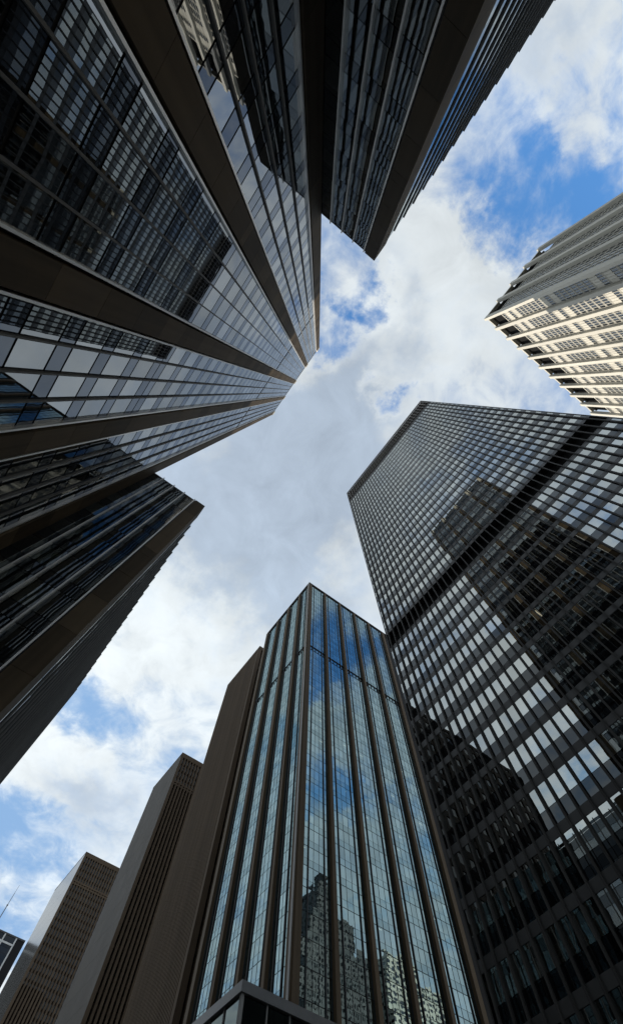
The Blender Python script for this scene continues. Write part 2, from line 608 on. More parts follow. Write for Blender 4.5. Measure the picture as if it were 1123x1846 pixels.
def build_slab_tower():
    t = thing('office_tower', 'tall grey glass tower with broad brown stone piers, rising behind two low wings', 'tower',
              (-2.8, -28, 0))
    fc = Face('y', YM, 1)
    piers = [(1.178, 1.335), (0.432, 0.582), (-0.340, -0.188), (-1.094, -0.950), (-1.85, -1.703)]
    fl = floors_main()
    lower_top = fl[-1][2]
    band = (lower_top, lower_top + 0.135 * U)
    up = []
    z = band[1]
    while z + 0.352 * U < MAIN_Z - 0.02 * U:
        up.append((z, z + 0.235 * U, z + 0.352 * U))
        z += 0.352 * U
    up_top = z
    g = 0.07
    win, spa, mul, mul2 = [], [], [], []
    spans = [(piers[i + 1][1] * U, piers[i][0] * U) for i in range(4)]
    for (a, b) in spans:
        a2, b2 = a + 0.17, b - 0.17
        n = 4
        w = (b2 - a2) / n
        for k in range(n):
            u0, u1 = a2 + k * w + 0.045, a2 + (k + 1) * w - 0.045
            for (zb, zt, zs) in fl + up:
                if zb is not None:
                    win.append((fc, u0, u1, zb + g, zt - g, 0.0))
                spa.append((fc, u0, u1, zt + g, zs - g, 0.0))
        for k in range(n + 1):
            mul.append(a2 + k * w)
    cells(win, 'window_pane', 'main_glass', t, sd=0.0010)
    cells(spa, 'spandrel_pane', 'main_spandrel', t, sd=0.0012)
    # metal mullions, light trims next to the stone
    for i, u in enumerate(mul):
        edge = i % 5 in (0, 4)
        if edge:
            fc.piece('edge_trim', u - 0.06, u + 0.06, -EYE, up_top, -0.02, 0.22, 'steel', t)
        else:
            fc.piece('mullion', u - 0.05, u + 0.05, -EYE, up_top, -0.02, 0.14, 'alu_soft', t)
    # stone piers laid up in panels, one per storey
    lv = [-EYE] + sorted({f[2] for f in fl + up} | {band[1]})
    stones = []
    for (a, b) in piers:
        for z0, z1 in zip(lv[:-1], lv[1:]):
            if z1 > MAIN_Z - 5.2:
                z1 = MAIN_Z - 5.0
            if z0 > z1 - 0.5:
                continue
            stones.append((fc, a * U + (0.05 if a > -1.8 else 0), b * U - (0.05 if b < 1.3 else -0.0), z0 + 0.012, z1 - 0.012, 0.30))
    cells(stones, 'stone_panel', 'stone', t, thick=0.55, min_area=12)
    for (a, b) in piers:
        fc.piece('pier_core', a * U + 0.10, b * U - 0.10, -EYE, up_top + 0.1, -0.4, 0.22, 'backing', t)
        fc.piece('pier_cap', a * U, b * U, MAIN_Z - 5.0, MAIN_Z + 0.6, -0.24, 0.42, 'stone_cap', t)
    # dark frames behind the glass joints, mechanical band, parapet
    mb = MB()
    for (a, b) in spans:
        for (zb, zt, zs) in fl + up:
            fc.box(mb, a, b, zt - 0.10, zt + 0.10, -0.20, -0.04)
            fc.box(mb, a, b, zs - 0.10, zs + 0.10, -0.20, -0.04)
    mb.build('transom', 'backing', t, kind='stuff')
    mb = MB()
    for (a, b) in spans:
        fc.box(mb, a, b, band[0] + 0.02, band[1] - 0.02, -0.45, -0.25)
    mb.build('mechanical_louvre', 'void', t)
    mb = MB()
    for (a, b) in spans:
        fc.box(mb, a + 0.02, b - 0.02, up_top + 0.02, MAIN_Z, -0.5, 0.05)
    mb.build('parapet', 'alu_dark', t)
    # other sides: plain stone piers and dark glass
    x0, x1, y0 = XB, XA, -46.0
    mb = MB()
    for fz, rng, fixed in (('x', (y0, YM - 0.6), x0), ('x', (y0, YM - 0.6), x1), ('y', (x0 + 0.6, x1 - 0.6), y0)):
        f2 = Face(fz, fixed, -1 if fixed in (x0, y0) else 1)
        n = 4
        st = (rng[1] - rng[0]) / n
        for k in range(n + 1):
            c = rng[0] + k * st
            f2.box(mb, max(c - 0.8, rng[0]), min(c + 0.8, rng[1]), -EYE, MAIN_Z, -0.5, 0.0)
    mb.build('side_pier', 'stone', t)
    mb = MB()
    mb.box((x0 + 0.5, y0 + 0.5, 0), (x1 - 0.5, YM - 4.5, MAIN_Z + EYE - 1))
    mb.build('side_glazing', 'office_glass', t)
    mb = MB()
    mb.box((x0 + 0.3, YM - 3.6, 0), (x1 - 0.3, YM - 3.2, MAIN_Z + EYE - 1))
    mb.build('core_wall', 'interior', t)
    mb = MB()
    for (zb, zt, zs) in fl + up:
        mb.box((x0 + 0.4, YM - 3.19, zt + EYE + 0.2), (x1 - 0.4, YM - 0.25, zt + EYE + 0.55))
    mb.build('floor_slab', 'ceiling', t, kind='stuff')
    mb = MB()
    mb.box((x0 + 0.3, y0 + 0.3, MAIN_Z + EYE - 0.9), (x1 - 0.3, YM - 0.6, MAIN_Z + EYE - 0.4))
    mb.build('roof', 'roof', t)
    mb = MB()
    for (a, b) in spans:
        n = 4
        w = (b - a) / n
        for k in range(n):
            for (zb, zt, zs) in fl + up:
                if zb is not None and random.random() < 0.06:
                    h = random.choice((0.3, 0.5, 1.0)) * (zt - zb)
                    fc.box(mb, a + k * w + 0.08, a + (k + 1) * w - 0.08, zt - h, zt - 0.11, -0.32, -0.28)
    mb.build('window_blind', 'blind', t, kind='stuff')
    return t


def build_wing(xp, out, tip, pier_in, label, x_far, mat_win, mat_spa, yp):
    """low wing; its courtyard face is the plane x = xp, its street face looks towards +y"""
    xm = (xp + x_far) / 2
    t = thing('office_wing', label, 'building', (xm, -30, 0), 'low wings of the grey glass tower')
    fc = Face('x', xp, out)
    fl = [f for f in floors_main() if f[2] < WING_Z - 0.3]
    top = WING_Z
    g = 0.03
    n = 4
    a, b = YM + 0.05, pier_in - 0.06
    w = (b - a) / n
    win, spa = [], []
    for k in range(n):
        u0, u1 = a + k * w + 0.05, a + (k + 1) * w - 0.05
        for (zb, zt, zs) in fl:
            if zb is not None:
                win.append((fc, u0, u1, zb + g, zt - g, 0.0))
            spa.append((fc, u0, u1, zt + g, zs - g, 0.0))
        zl = fl[-1][2]
        spa.append((fc, u0, u1, zl + g, top - 0.25, 0.0))
    cells(win, 'window_pane', mat_win, t, sd=0.0032)
    cells(spa, 'spandrel_pane', mat_spa, t, sd=0.004)
    for k in range(n + 1):
        u = a + k * w
        fc.piece('mullion', u - 0.055, u + 0.055, -EYE, top + 0.05, -0.02, 0.20, 'steel', t)
    mb = MB()
    for (zb, zt, zs) in fl:
        fc.box(mb, a, b, zt - 0.10, zt + 0.10, -0.20, -0.04)
        fc.box(mb, a, b, zs - 0.10, zs + 0.10, -0.20, -0.04)
    mb.build('transom', 'backing', t, kind='stuff')
    fc.piece('parapet', a, pier_in, top - 0.22, top, -0.4, 0.03, 'alu_dark', t)
    # corner pier of stone panels
    lv = [-EYE] + [f[2] for f in fl] + [top]
    x_in = xp - out * 1.7
    for z0, z1 in zip(lv[:-1], lv[1:]):
        piece('stone_panel', (xp + out * 0.16, pier_in + 0.10, z0 + EYE + 0.012), (x_in, tip, z1 + EYE - 0.012), 'stone', t)
    piece('pier_core', (xp + out * 0.06, pier_in + 0.02, 0), (x_in + out * 0.1, tip - 0.12, top + EYE - 0.05), 'backing', t)
    # street face: deep fins with glass between
    f2 = Face('y', tip - 0.10, 1)
    sgn = -out
    length = abs(x_far - xp)
    pitch = 1.52
    nf = int((length - 1.9) / pitch)
    w2, s2 = [], []
    for k in range(nf):
        u0 = x_in + sgn * (k * pitch + 0.12)
        u1 = u0 + sgn * (pitch - 0.12)
        for (zb, zt, zs) in fl:
            if zb is not None:
                w2.append((f2, min(u0, u1), max(u0, u1), zb + g, zt - g, 0.0))
            s2.append((f2, min(u0, u1), max(u0, u1), zt + g, zs - g, 0.0))
        s2.append((f2, min(u0, u1), max(u0, u1), fl[-1][2] + g, top - 0.2, 0.0))
    rest = MB()
    for (f, u0, u1, z0, z1, d) in w2:
        e = f.tilt(0.002)
        f.box(rest, u0, u1, z0, z1, d - 0.03, d, e.to_matrix())
    rest.build('street_window', mat_win, t, kind='stuff')
    rest = MB()
    for (f, u0, u1, z0, z1, d) in s2:
        f.box(rest, u0, u1, z0, z1, d - 0.03, d)
    rest.build('street_spandrel', mat_spa, t, kind='stuff')
    for k in range(nf + 1):
        u = x_in + sgn * (k * pitch + 0.06)
        f2.piece('fin', u - 0.055, u + 0.055, -EYE, top, -0.1, 0.095, 'alu_soft', t)
    # inside
    xs = sorted((xp - out * 0.05, x_far))
    ylo, yhi = -50.0, tip - 0.7
    x0, x1 = xs[0] + 0.3, xs[1] - 0.3
    mb = MB()
    inner = 3.2
    if out < 0:
        mb.box((x0 + inner, ylo, 0), (x1, yhi - inner, top + EYE - 0.6))
    else:
        mb.box((x0, ylo, 0), (x1 - inner, yhi - inner, top + EYE - 0.6))
    mb.build('core_wall', 'interior', t)
    mb = MB()
    for (zb, zt, zs) in fl:
        if out < 0:
            mb.box((x0, YM - 0.1, zt + EYE + 0.2), (x0 + inner - 0.02, yhi, zt + EYE + 0.55))
        else:
            mb.box((x1 - inner + 0.02, YM - 0.1, zt + EYE + 0.2), (x1, yhi, zt + EYE + 0.55))
    mb.build('floor_slab', 'ceiling', t, kind='stuff')
    mb = MB()
    mb.box((x0 + 0.1, ylo, top + EYE - 0.55), (x1 - 0.1, yhi - 0.1, top + EYE - 0.3))
    mb.build('roof', 'roof', t)
    # blinds and a few lit tubes seen through the glass
    mb = MB()
    for k in range(n):
        for (zb, zt, zs) in fl:
            if zb is not None and random.random() < 0.30:
                h = random.choice((0.35, 0.6, 1.0)) * (zt - zb)
                fc.box(mb, a + k * w + 0.1, a + (k + 1) * w - 0.1, zt - h, zt - 0.11, -0.36, -0.32)
    mb.build('window_blind', 'blind', t, kind='stuff')
    return t


build_slab_tower()
wing_a = build_wing(XA, -1, -3.34, -4.74, 'low dark glass wing at the top, ending in a wide stone corner pier', 80.0,
                    'wing_glass', 'wing_spandrel', -3.34)
wing_b = build_wing(XB, 1, -3.17, -4.61, 'low dark glass wing at the left edge, ending in a stone corner pier', -56.0,
                    'wing_glass', 'wing_spandrel', -3.17)


# ------------------------------------------------------------------ BLACK TOWER
def build_black_tower():
    Y = 36.0
    x0, x1 = -0.7489 * Y, 0.6211 * Y
    zt = 4.84 * Y
    t = thing('black_tower', 'black steel and glass tower with a dark band across its middle and a latticed crown', 'tower',
              ((x0 + x1) / 2, Y + 10, 0))
    fc = Face('y', Y, -1)
    n = 41
    bay = (x1 - x0) / n
    edges = [x0] + [x0 + bay * (k + 0.5) for k in range(n)] + [x1]
    win, blk, gry = [], [], []
    g = 0.03
    low = []
    for k in range(15):
        w1 = (1.6746 - 0.112 * k) * Y
        low.append((w1 - 0.0533 * Y, w1, w1 + 0.0222 * Y, w1 - 0.0898 * Y))
    ups = []
    for j in range(23):
        w0 = (1.8758 + 0.112 * j) * Y
        ups.append((w0, w0 + 0.0533 * Y, w0 + 0.0755 * Y, w0 - 0.0365 * Y))
    for i in range(len(edges) - 1):
        u0, u1 = edges[i] + 0.035, edges[i + 1] - 0.035
        for (w0, w1, gtop, b0) in low + ups:
            win.append((fc, u0, u1, w0 + g, w1 - g, 0.0))
            gry.append((fc, u0, u1, w1 + 0.01, gtop - 0.01, 0.03))
            blk.append((fc, u0, u1, b0 + 0.01, w0 - 0.01, 0.0))
    cells(win, 'window_pane', 'black_glass', t, sd=0.0011)
    cells(blk, 'spandrel_pane', 'black_spandrel', t, sd=0.0008)
    cells(gry, 'sill_panel', 'grey_strip', t, thick=0.05)
    mb = MB()
    for (w0, w1, gtop, b0) in low + ups:
        fc.box(mb, x0 + 0.05, x1 - 0.05, w0 - 0.12, w0 + 0.07, -0.22, -0.06)
        fc.box(mb, x0 + 0.05, x1 - 0.05, w1 - 0.07, w1 + 0.8, -0.22, -0.06)
        fc.box(mb, x0 + 0.05, x1 - 0.05, b0 - 0.05, w0 - 0.12, -0.30, -0.06)
    mb.build('spandrel_backing', 'backing', t, kind='stuff')
    for i in range(n):
        u = edges[i + 1]
        fc.piece('mullion', u - 0.055, u + 0.055, -EYE, zt, -0.05, 0.26, 'black_metal', t)
        fc.piece('mullion_flange', u - 0.085, u + 0.085, -EYE, zt, 0.262, 0.285, 'black_metal', t)
    fc.piece('corner_column', x0 - 0.1, x0 + 0.05, -EYE, zt, -0.6, 0.05, 'black_metal', t)
    fc.piece('corner_column', x1 - 0.05, x1 + 0.1, -EYE, zt, -0.6, 0.05, 'black_metal', t)
    # mechanical storey
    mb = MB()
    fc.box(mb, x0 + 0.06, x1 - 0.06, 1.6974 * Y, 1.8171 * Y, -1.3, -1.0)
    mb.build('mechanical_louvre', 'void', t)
    fc.piece('band_sill', x0, x1, 1.6974 * Y - 0.02, 1.6974 * Y + 0.14, -0.9, 0.06, 'grey_strip', t)
    fc.piece('band_head', x0, x1, 1.8171 * Y - 0.10, 1.8171 * Y + 0.75, -0.9, 0.035, 'grey_strip', t)
    # crown lattice
    c0 = 4.463 * Y
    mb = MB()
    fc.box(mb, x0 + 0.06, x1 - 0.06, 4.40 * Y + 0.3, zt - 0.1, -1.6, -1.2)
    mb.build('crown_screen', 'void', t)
    nr = 4
    for k in range(nr + 1):
        z = c0 + (zt - c0) * k / nr
        fc.piece('crown_rail', x0, x1, z - 0.16, z + 0.16, -0.25, 0.16, 'rail', t)
    for i in range(n):
        u = edges[i + 1]
        fc.piece('crown_fin', u - 0.09, u + 0.09, c0 + 0.17, zt - 0.17, 0.29, 0.34, 'rail', t)
    fc.piece('crown_base', x0, x1, 4.394 * Y + 0.85, c0 - 0.17, -0.9, 0.03, 'grey_strip', t)
    zs = [a[1] + 0.85 for a in low + ups]
    building_inside(t, x0, x1, Y, Y + 19, [z for z in zs], zt, inset=4.0, slab=0.35, edge=0.32)
    # other sides
    mb = MB()
    for (ax, pos, out) in (('x', x0, -1), ('x', x1, 1)):
        f2 = Face(ax, pos, out)
        for (w0, w1, gtop, b0) in low + ups:
            f2.box(mb, Y + 0.7, Y + 19, b0, w0, -0.3, 0.0)
    mb.build('side_spandrel', 'black_spandrel', t, kind='stuff')
    mb = MB()
    for (ax, pos, out) in (('x', x0, -1), ('x', x1, 1)):
        f2 = Face(ax, pos, out)
        f2.box(mb, Y + 0.65, Y + 18.9, -EYE, zt - 0.2, -0.22, -0.10)
    mb.build('side_glazing', 'office_glass', t)
    mb = MB()
    tubes = 0
    for i in range(1, len(edges) - 2):
        for (w0, w1, gtop, b0) in low + ups:
            if random.random() < 0.09:
                h = random.choice((0.25, 0.45, 1.0)) * (w1 - w0)
                fc.box(mb, edges[i] + 0.1, edges[i + 1] - 0.1, w1 - h, w1 - 0.08, -0.34, -0.31)
    mb.build('window_blind', 'blind', t, kind='stuff')
    rnd = random.Random(5)
    for i in range(11):
        k = rnd.randrange(2, 14)
        u = rnd.uniform(-8, x1 - 2)
        z = low[k][1] + 0.50 - 0.06
        fc.piece('ceiling_tube', u, u + 0.14, z - 0.05, z, -1.9, -0.75, 'tube', t)
    return t


build_black_tower()


# ------------------------------------------------------------------ TEAL GLASS TOWER WITH BRONZE PIERS
def build_teal_tower():
    XN, YE = -80.0, 54.4
    zt = 2.415 * 80
    t = thing('teal_tower', 'teal glass tower with full height bronze piers and a sharp corner, behind the low podium', 'tower',
              (-98, 80, 0))
    lines = [(0.7259 - 0.05 * k) * 80 for k in range(13, 0, -1)] + [(0.7259 + 0.05 * k) * 80 for k in range(21)]
    band0, band1 = lines[-1], 1.7605 * 80
    nup = 13
    st = (zt - 0.6 - band1) / nup
    lines_up = [band1 + st * k for k in range(nup + 1)]
    fN = Face('x', XN, 1)
    fE = Face('y', YE, -1)
    baysN = [(55.9, 63.36)] + [(64.56 + 9.72 * k, 73.08 + 9.72 * k) for k in range(4)]
    piersN = [(63.36 + 9.72 * k, 64.56 + 9.72 * k) for k in range(5)]
    piersN[-1] = (102.24, 103.8)
    baysE = [(-87.2, -81.5)] + [(-96.9 - 9.72 * k, -88.4 - 9.72 * k) for k in range(3)]
    piersE = [(-88.4 - 9.72 * k, -87.2 - 9.72 * k) for k in range(3)] + [(-118.0, -116.34)]
    win, spa = [], []
    mull = []
    thick = []
    g = 0.03
    for (fc, bays) in ((fN, baysN), (fE, baysE)):
        for (a, b) in bays:
            n = 5 if abs(b - a) > 7 else 4
            w = (b - a) / n
            for k in range(n):
                u0, u1 = a + k * w + 0.045, a + (k + 1) * w - 0.045
                for ls in (lines, lines_up):
                    for z0, z1 in zip(ls[:-1], ls[1:]):
                        s = z0 + (z1 - z0) * 0.36
                        spa.append((fc, u0, u1, z0 + 0.07, s - g, 0.0))
                        win.append((fc, u0, u1, s + g, z1 - 0.07, 0.0))
            for k in range(1, n):
                (thick if k in (1, n - 1) else mull).append((fc, a + k * w))
    cells(win, 'window_pane', 'green_glass', t, sd=0.0021)
    cells(spa, 'spandrel_pane', 'green_spandrel', t, sd=0.0021)
    top = lines_up[-1]
    for (fc, u) in thick:
        fc.piece('mullion', u - 0.09, u + 0.09, -EYE, top, -0.03, 0.26, 'alu_dark', t)
    for (fc, u) in mull:
        fc.piece('glazing_bar', u - 0.035, u + 0.035, -EYE, top, -0.03, 0.05, 'alu_dark', t)
    for (fc, piers) in ((fN, piersN), (fE, piersE)):
        for (a, b) in piers:
            fc.piece('bronze_pier', a + 0.08, b - 0.08, -EYE, zt - 1.55, -0.3, 0.95, 'green_pier', t)
            fc.piece('pier_head', a + 0.08, b - 0.08, zt - 1.54, zt - 0.2, -0.3, 0.12, 'green_pier', t)
            fc.piece('pier_trim', a - 0.07, a - 0.005, -EYE, zt - 0.25, -0.04, 0.16, 'alu_dark', t)
            if b > 103:
                continue
            fc.piece('pier_trim', b + 0.005, b + 0.07, -EYE, zt - 0.25, -0.04, 0.16, 'alu_dark', t)
    # corner pier: an L of bronze with a pale nosing
    piece('corner_pier', (XN - 1.5, YE + 1.5, 0), (XN + 0.45, YE - 0.45, zt + EYE - 0.2), 'green_pier', t)
    piece('corner_nosing', (XN + 0.455, YE - 0.20, 0), (XN + 0.60, YE + 0.45, zt + EYE - 0.2), 'green_pier', t)
    piece('corner_nosing', (XN - 0.45, YE - 0.60, 0), (XN + 0.20, YE - 0.455, zt + EYE - 0.2), 'alu', t)
    mb = MB()
    for (fc, bays) in ((fN, baysN), (fE, baysE)):
        for (a, b) in bays:
            for ls in (lines, lines_up):
                for z in ls:
                    fc.box(mb, a, b, z - 0.07, z + 0.07, -0.22, -0.02)
                for z0, z1 in zip(ls[:-1], ls[1:]):
                    s = z0 + (z1 - z0) * 0.36
                    fc.box(mb, a, b, s - 0.1, s + 0.1, -0.24, -0.05)
    mb.build('transom', 'backing', t, kind='stuff')
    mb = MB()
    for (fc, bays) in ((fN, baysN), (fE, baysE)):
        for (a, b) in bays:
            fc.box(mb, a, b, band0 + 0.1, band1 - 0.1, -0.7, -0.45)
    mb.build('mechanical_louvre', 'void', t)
    mb = MB()
    for (fc, bays) in ((fN, baysN), (fE, baysE)):
        for (a, b) in bays:
            n = 5 if abs(b - a) > 7 else 4
            w = (b - a) / n
            for k in range(n):
                fc.box(mb, a + k * w + 0.25, a + (k + 1) * w - 0.25, band0 + 0.75, band1 - 0.75, -0.44, -0.20)
    mb.build('louvre_panel', 'green_spandrel', t, kind='stuff')
    piece('end_wall', (XN - 0.5, 103.95, 0), (-117, 110.0, zt + EYE - 0.2), 'backing', t)
    # coping
    piece('coping', (XN + 0.62, YE - 0.62, zt + EYE - 0.19), (-118, 110.0, zt + EYE), 'fascia', t)
    zs = [z + 1.0 for z in lines[:-1]] + [z + 0.9 for z in lines_up[:-1]]
    mb = MB()
    mb.box((XN - 4, YE + 4, 0), (-117.5, 103.5, zt + EYE - 1))
    mb.build('core_wall', 'interior', t)
    mb = MB()
    for z in zs:
        mb.box((XN - 0.3, YE + 0.3, z + EYE - 0.3), (-117.6, 103.6, z + EYE))
    mb.build('floor_slab', 'ceiling', t, kind='stuff')
    rnd = random.Random(3)
    for i in range(34):
        k = rnd.randrange(6, 26)
        a, b = rnd.choice(baysN)
        u = rnd.uniform(a, b - 1.4)
        z = zs[k] - 0.3
        fN.piece('ceiling_tube', u, u + rnd.choice((0.3, 1.2, 1.3)), z - 0.06, z - 0.005, -1.6, -1.45, 'tube', t)
    return t


build_teal_tower()


# ------------------------------------------------------------------ PODIUM
def build_podium():
    XN, YE, zt = -53.0, 29.95, 27.0
    t = thing('podium', 'low dark glass podium with a pale metal roof edge, below the teal tower', 'building', (-65, 50, 0))
    fN, fE = Face('x', XN, 1), Face('y', YE, -1)
    g = []
    us = [YE + 0.25 + 2.93 * k for k in range(12)]
    ue = [XN - 0.25 - 2.93 * k for k in range(9)]
    hs = [-EYE + 0.4, 5.0, 10.4, 15.8, 21.0, 26.1]
    for a, b in zip(us[:-1], us[1:]):
        for z0, z1 in zip(hs[:-1], hs[1:]):
            g.append((fN, a + 0.05, b - 0.05, z0 + 0.03, z1 - 0.03, 0.0))
    for a, b in zip(ue[:-1], ue[1:]):
        for z0, z1 in zip(hs[:-1], hs[1:]):
            g.append((fE, b + 0.05, a - 0.05, z0 + 0.03, z1 - 0.03, 0.0))
    cells(g, 'window_pane', 'pod_glass', t, sd=0.003)
    for u in us[1:]:
        fN.piece('mullion', u - 0.06, u + 0.06, -EYE, 26.1, -0.03, 0.14, 'alu', t)
    for u in ue[1:]:
        fE.piece('mullion', u - 0.06, u + 0.06, -EYE, 26.1, -0.03, 0.14, 'alu', t)
    piece('corner_post', (XN + 0.14, YE - 0.14, 0), (XN - 0.22, YE + 0.22, 26.1 + EYE), 'alu', t)
    piece('roof_fascia', (XN + 0.35, YE - 0.35, 26.12 + EYE), (-78, us[-1], zt + EYE), 'fascia', t)
    mb = MB()
    mb.box((XN - 0.1, YE + 0.1, 0), (-77.5, us[-1] - 0.1, 26.0 + EYE))
    mb.build('core_wall', 'backing', t)
    return t


build_podium()


# ------------------------------------------------------------------ CREAM RIBBED TOWER
def build_cream_tower():
    XL, YS = 93.0, 54.1
    zt = 2.85 * 93
    t = thing('cream_tower', 'tall ribbed cream tower at the right, one side in full sun and one in shade', 'tower', (115, 95, 0))
    fL, fS = Face('x', XL, -1), Face('y', YS, -1)
    rib_w, rib_d = 1.9, 1.5
    pitch = 9.12
    nL = 10
    ribsL = [YS + pitch * k for k in range(nL + 1)]
    pitchS = 10.85
    nS = 4
    ribsS = [XL + pitchS * k for k in range(1, nS + 1)]
    zb = 2.665 * 93 - 1.2        # foot of the open mechanical storey
    st = 3.92
    nfl = int(zb / st)
    base = zb - nfl * st
    win, spa, solidp, bars = [], [], [], []
    for (fc, ribs, ncol, mat2) in ((fL, ribsL, 5, 0), (fS, [XL] + ribsS, 5, 1)):
        for a, b in zip(ribs[:-1], ribs[1:]):
            a2, b2 = a + rib_w / 2 + 0.35, b - rib_w / 2 - 0.35
            w = (b2 - a2) / ncol
            for k in range(ncol):
                u0, u1 = a2 + k * w + 0.09, a2 + (k + 1) * w - 0.09
                for j in range(nfl):
                    z0 = base + j * st
                    jt = nfl - 1 - j                     # storeys counted from the top
                    if jt in (1, 3, 10, 12, 19, 21, 28, 30) and not mat2:
                        solidp.append((fc, u0, u1, z0 + 0.02, z0 + st - 0.02, 0.08))
                        continue
                    spa.append((fc, u0, u1, z0 + 0.02, z0 + 1.2, 0.05))
                    win.append((fc, u0, u1, z0 + 1.23, z0 + st - 0.03, 0.0))
            for k in range(ncol + 1):
                bars.append((fc, a2 + k * w))
    cells(win, 'window_pane', 'office_glass', t, sd=0.006)
    cells(spa, 'spandrel_panel', 'cream_panel', t, thick=0.12)
    cells(solidp, 'stone_panel', 'cream', t, thick=0.15)
    for (fc, u) in bars:
        fc.piece('mullion', u - 0.085, u + 0.085, -EYE, zb, -0.05, 0.24, 'cream', t)
    for y in ribsL[1:]:
        fL.piece('rib', y - rib_w / 2, y + rib_w / 2, -EYE, zt, -0.4, rib_d, 'cream', t)
    for x in ribsS:
        fS.piece('rib', x - rib_w / 2, x + rib_w / 2, -EYE, zt, -0.4, rib_d, 'cream', t)
    piece('corner_rib', (XL - rib_d, YS - 0.4, 0), (XL + 1.2, YS + 1.1, zt + EYE), 'cream', t)
    # mechanical storey and roof beam
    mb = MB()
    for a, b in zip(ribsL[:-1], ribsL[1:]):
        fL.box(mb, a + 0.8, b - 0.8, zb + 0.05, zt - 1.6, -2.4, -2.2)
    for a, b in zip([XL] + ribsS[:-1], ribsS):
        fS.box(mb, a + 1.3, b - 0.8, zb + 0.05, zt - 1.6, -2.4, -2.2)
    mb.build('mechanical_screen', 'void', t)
    for a, b in zip(ribsL[:-1], ribsL[1:]):
        fL.piece('roof_beam', a + 0.8, b - 0.8, zt - 1.5, zt - 0.1, -1.5, 0.3, 'cream', t)
        fL.piece('sill_beam', a + 0.8, b - 0.8, zb - 0.35, zb + 0.3, -2.0, 0.2, 'cream', t)
    for a, b in zip([XL] + ribsS[:-1], ribsS):
        fS.piece('roof_beam', a + 1.3, b - 0.8, zt - 1.5, zt - 0.1, -1.5, 0.3, 'cream', t)
        fS.piece('sill_beam', a + 1.3, b - 0.8, zb - 0.35, zb + 0.3, -2.0, 0.2, 'cream', t)
    xe, ye = ribsS[-1] + 0.7, ribsL[-1] + 0.7
    mb = MB()
    mb.box((XL + 0.06, YS + 0.06, 0), (xe - 0.1, ye - 0.1, zb + EYE - 0.4))
    mb.build('core_wall', 'cream_panel', t)
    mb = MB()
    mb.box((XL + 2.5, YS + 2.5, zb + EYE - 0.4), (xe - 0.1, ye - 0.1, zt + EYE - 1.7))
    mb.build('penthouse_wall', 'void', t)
    mb = MB()
    mb.box((XL + 1.6, YS + 1.6, zt + EYE - 1.65), (xe - 0.1, ye - 0.1, zt + EYE - 0.6))
    mb.build('roof', 'roof', t)
    return t


build_cream_tower()


# ------------------------------------------------------------------ BROWN STRIPED TOWERS down the avenue
def build_striped_tower(X, Y, zt, length, depth, label, side, pitch, seed):
    t = thing('striped_tower', label, 'tower', (X - length / 2, Y + depth / 2, 0), 'brown striped towers down the avenue')
    fN, fE = Face('x', X, 1), Face('y', Y, -1)
    n = int(depth / pitch)
    rnd = random.Random(seed)
    gap = pitch * 0.50
    corner = 1.5
    piers = []
    u = Y + corner
    ends = []
    while u + pitch < Y + depth:
        ends.append(u)
        u += pitch
    fN.piece('corner_pier', Y + 0.02, Y + corner, -EYE, zt - 2.6, -1.2, 0.0, 'brown', t)
    for k, a in enumerate(ends):
        fN.piece('stone_pier', a + gap, a + pitch, -EYE, zt - 2.6, -1.2, 0.0, 'brown', t)
    win, spa = MB(), MB()
    st = 3.9
    nf = int((zt - 3) / st)
    for a in ends:
        for j in range(nf):
            z0 = zt - 3.0 - (j + 1) * st
            fN.box(win, a + 0.02, a + gap - 0.02, z0 + 1.4, z0 + st - 0.05, -0.86, -0.82)
            if rnd.random() < 0.97:
                fN.box(spa, a + 0.02, a + gap - 0.02, z0 + 0.02, z0 + 1.36, -0.86, -0.79)
    win.build('window_pane', 'far_glass', t, kind='stuff')
    spa.build('spandrel_panel', 'brown_panel', t, kind='stuff')
    # band course near the top, as wide as the face
    for zc in (zt - 17.5, zt - 18.9):
        fN.piece('band_course', Y + corner, ends[-1] + pitch, zc, zc + 0.75, -0.7, 0.03, 'brown', t)
    fN.piece('cornice', Y, Y + depth, zt - 2.59, zt, -1.2, 0.04, 'brown', t)
    # street side
    if side == 'ribs':
        p = 0.92
        k = 0
        while (k + 1) * p < length - 1.2:
            u1 = X - 1.2 - k * p
            fE.piece('stone_rib', u1 - 0.48, u1, -EYE, zt - 0.8, -0.3, 0.30, 'brown', t)
            k += 1
        mat = 'brown'
        fE.piece('street_wall', X - length, X - 1.2, -EYE, zt - 0.8, -1.0, -0.14, 'brown_panel', t)
        fE.piece('corner_panel', X - 1.19, X - 0.01, -EYE, zt - 0.8, -1.0, 0.32, mat, t)
        fE.piece('coping', X - length, X, zt - 0.79, zt, -1.0, 0.06, 'brown', t)
    else:
        mat = 'polished' if side == 'polished' else 'honed'
        lv = [-EYE + 3.9 * 2 * k for k in range(int((zt + EYE) / 7.8) + 1)]
        lv[-1] = zt - 0.8
        nx = 8
        w = length / nx
        pan = []
        for i in range(nx):
            for z0, z1 in zip(lv[:-1], lv[1:]):
                pan.append((fE, X - (i + 1) * w + 0.03, X - i * w - 0.03, z0 + 0.03, z1 - 0.03, 0.0))
        cells(pan, 'stone_panel', mat, t, thick=0.25, min_area=40)
        fE.piece('street_wall', X - length, X - 0.05, -EYE, zt - 0.8, -1.0, -0.12, 'brown', t)
        fE.piece('coping', X - length, X, zt - 0.79, zt, -1.0, 0.06, 'brown', t)
    mb = MB()
    mb.box((X - length, Y + 1.0, 0), (X - 1.21, Y + depth, zt + EYE - 0.5))
    mb.build('core_wall', 'brown_panel', t)
    return t


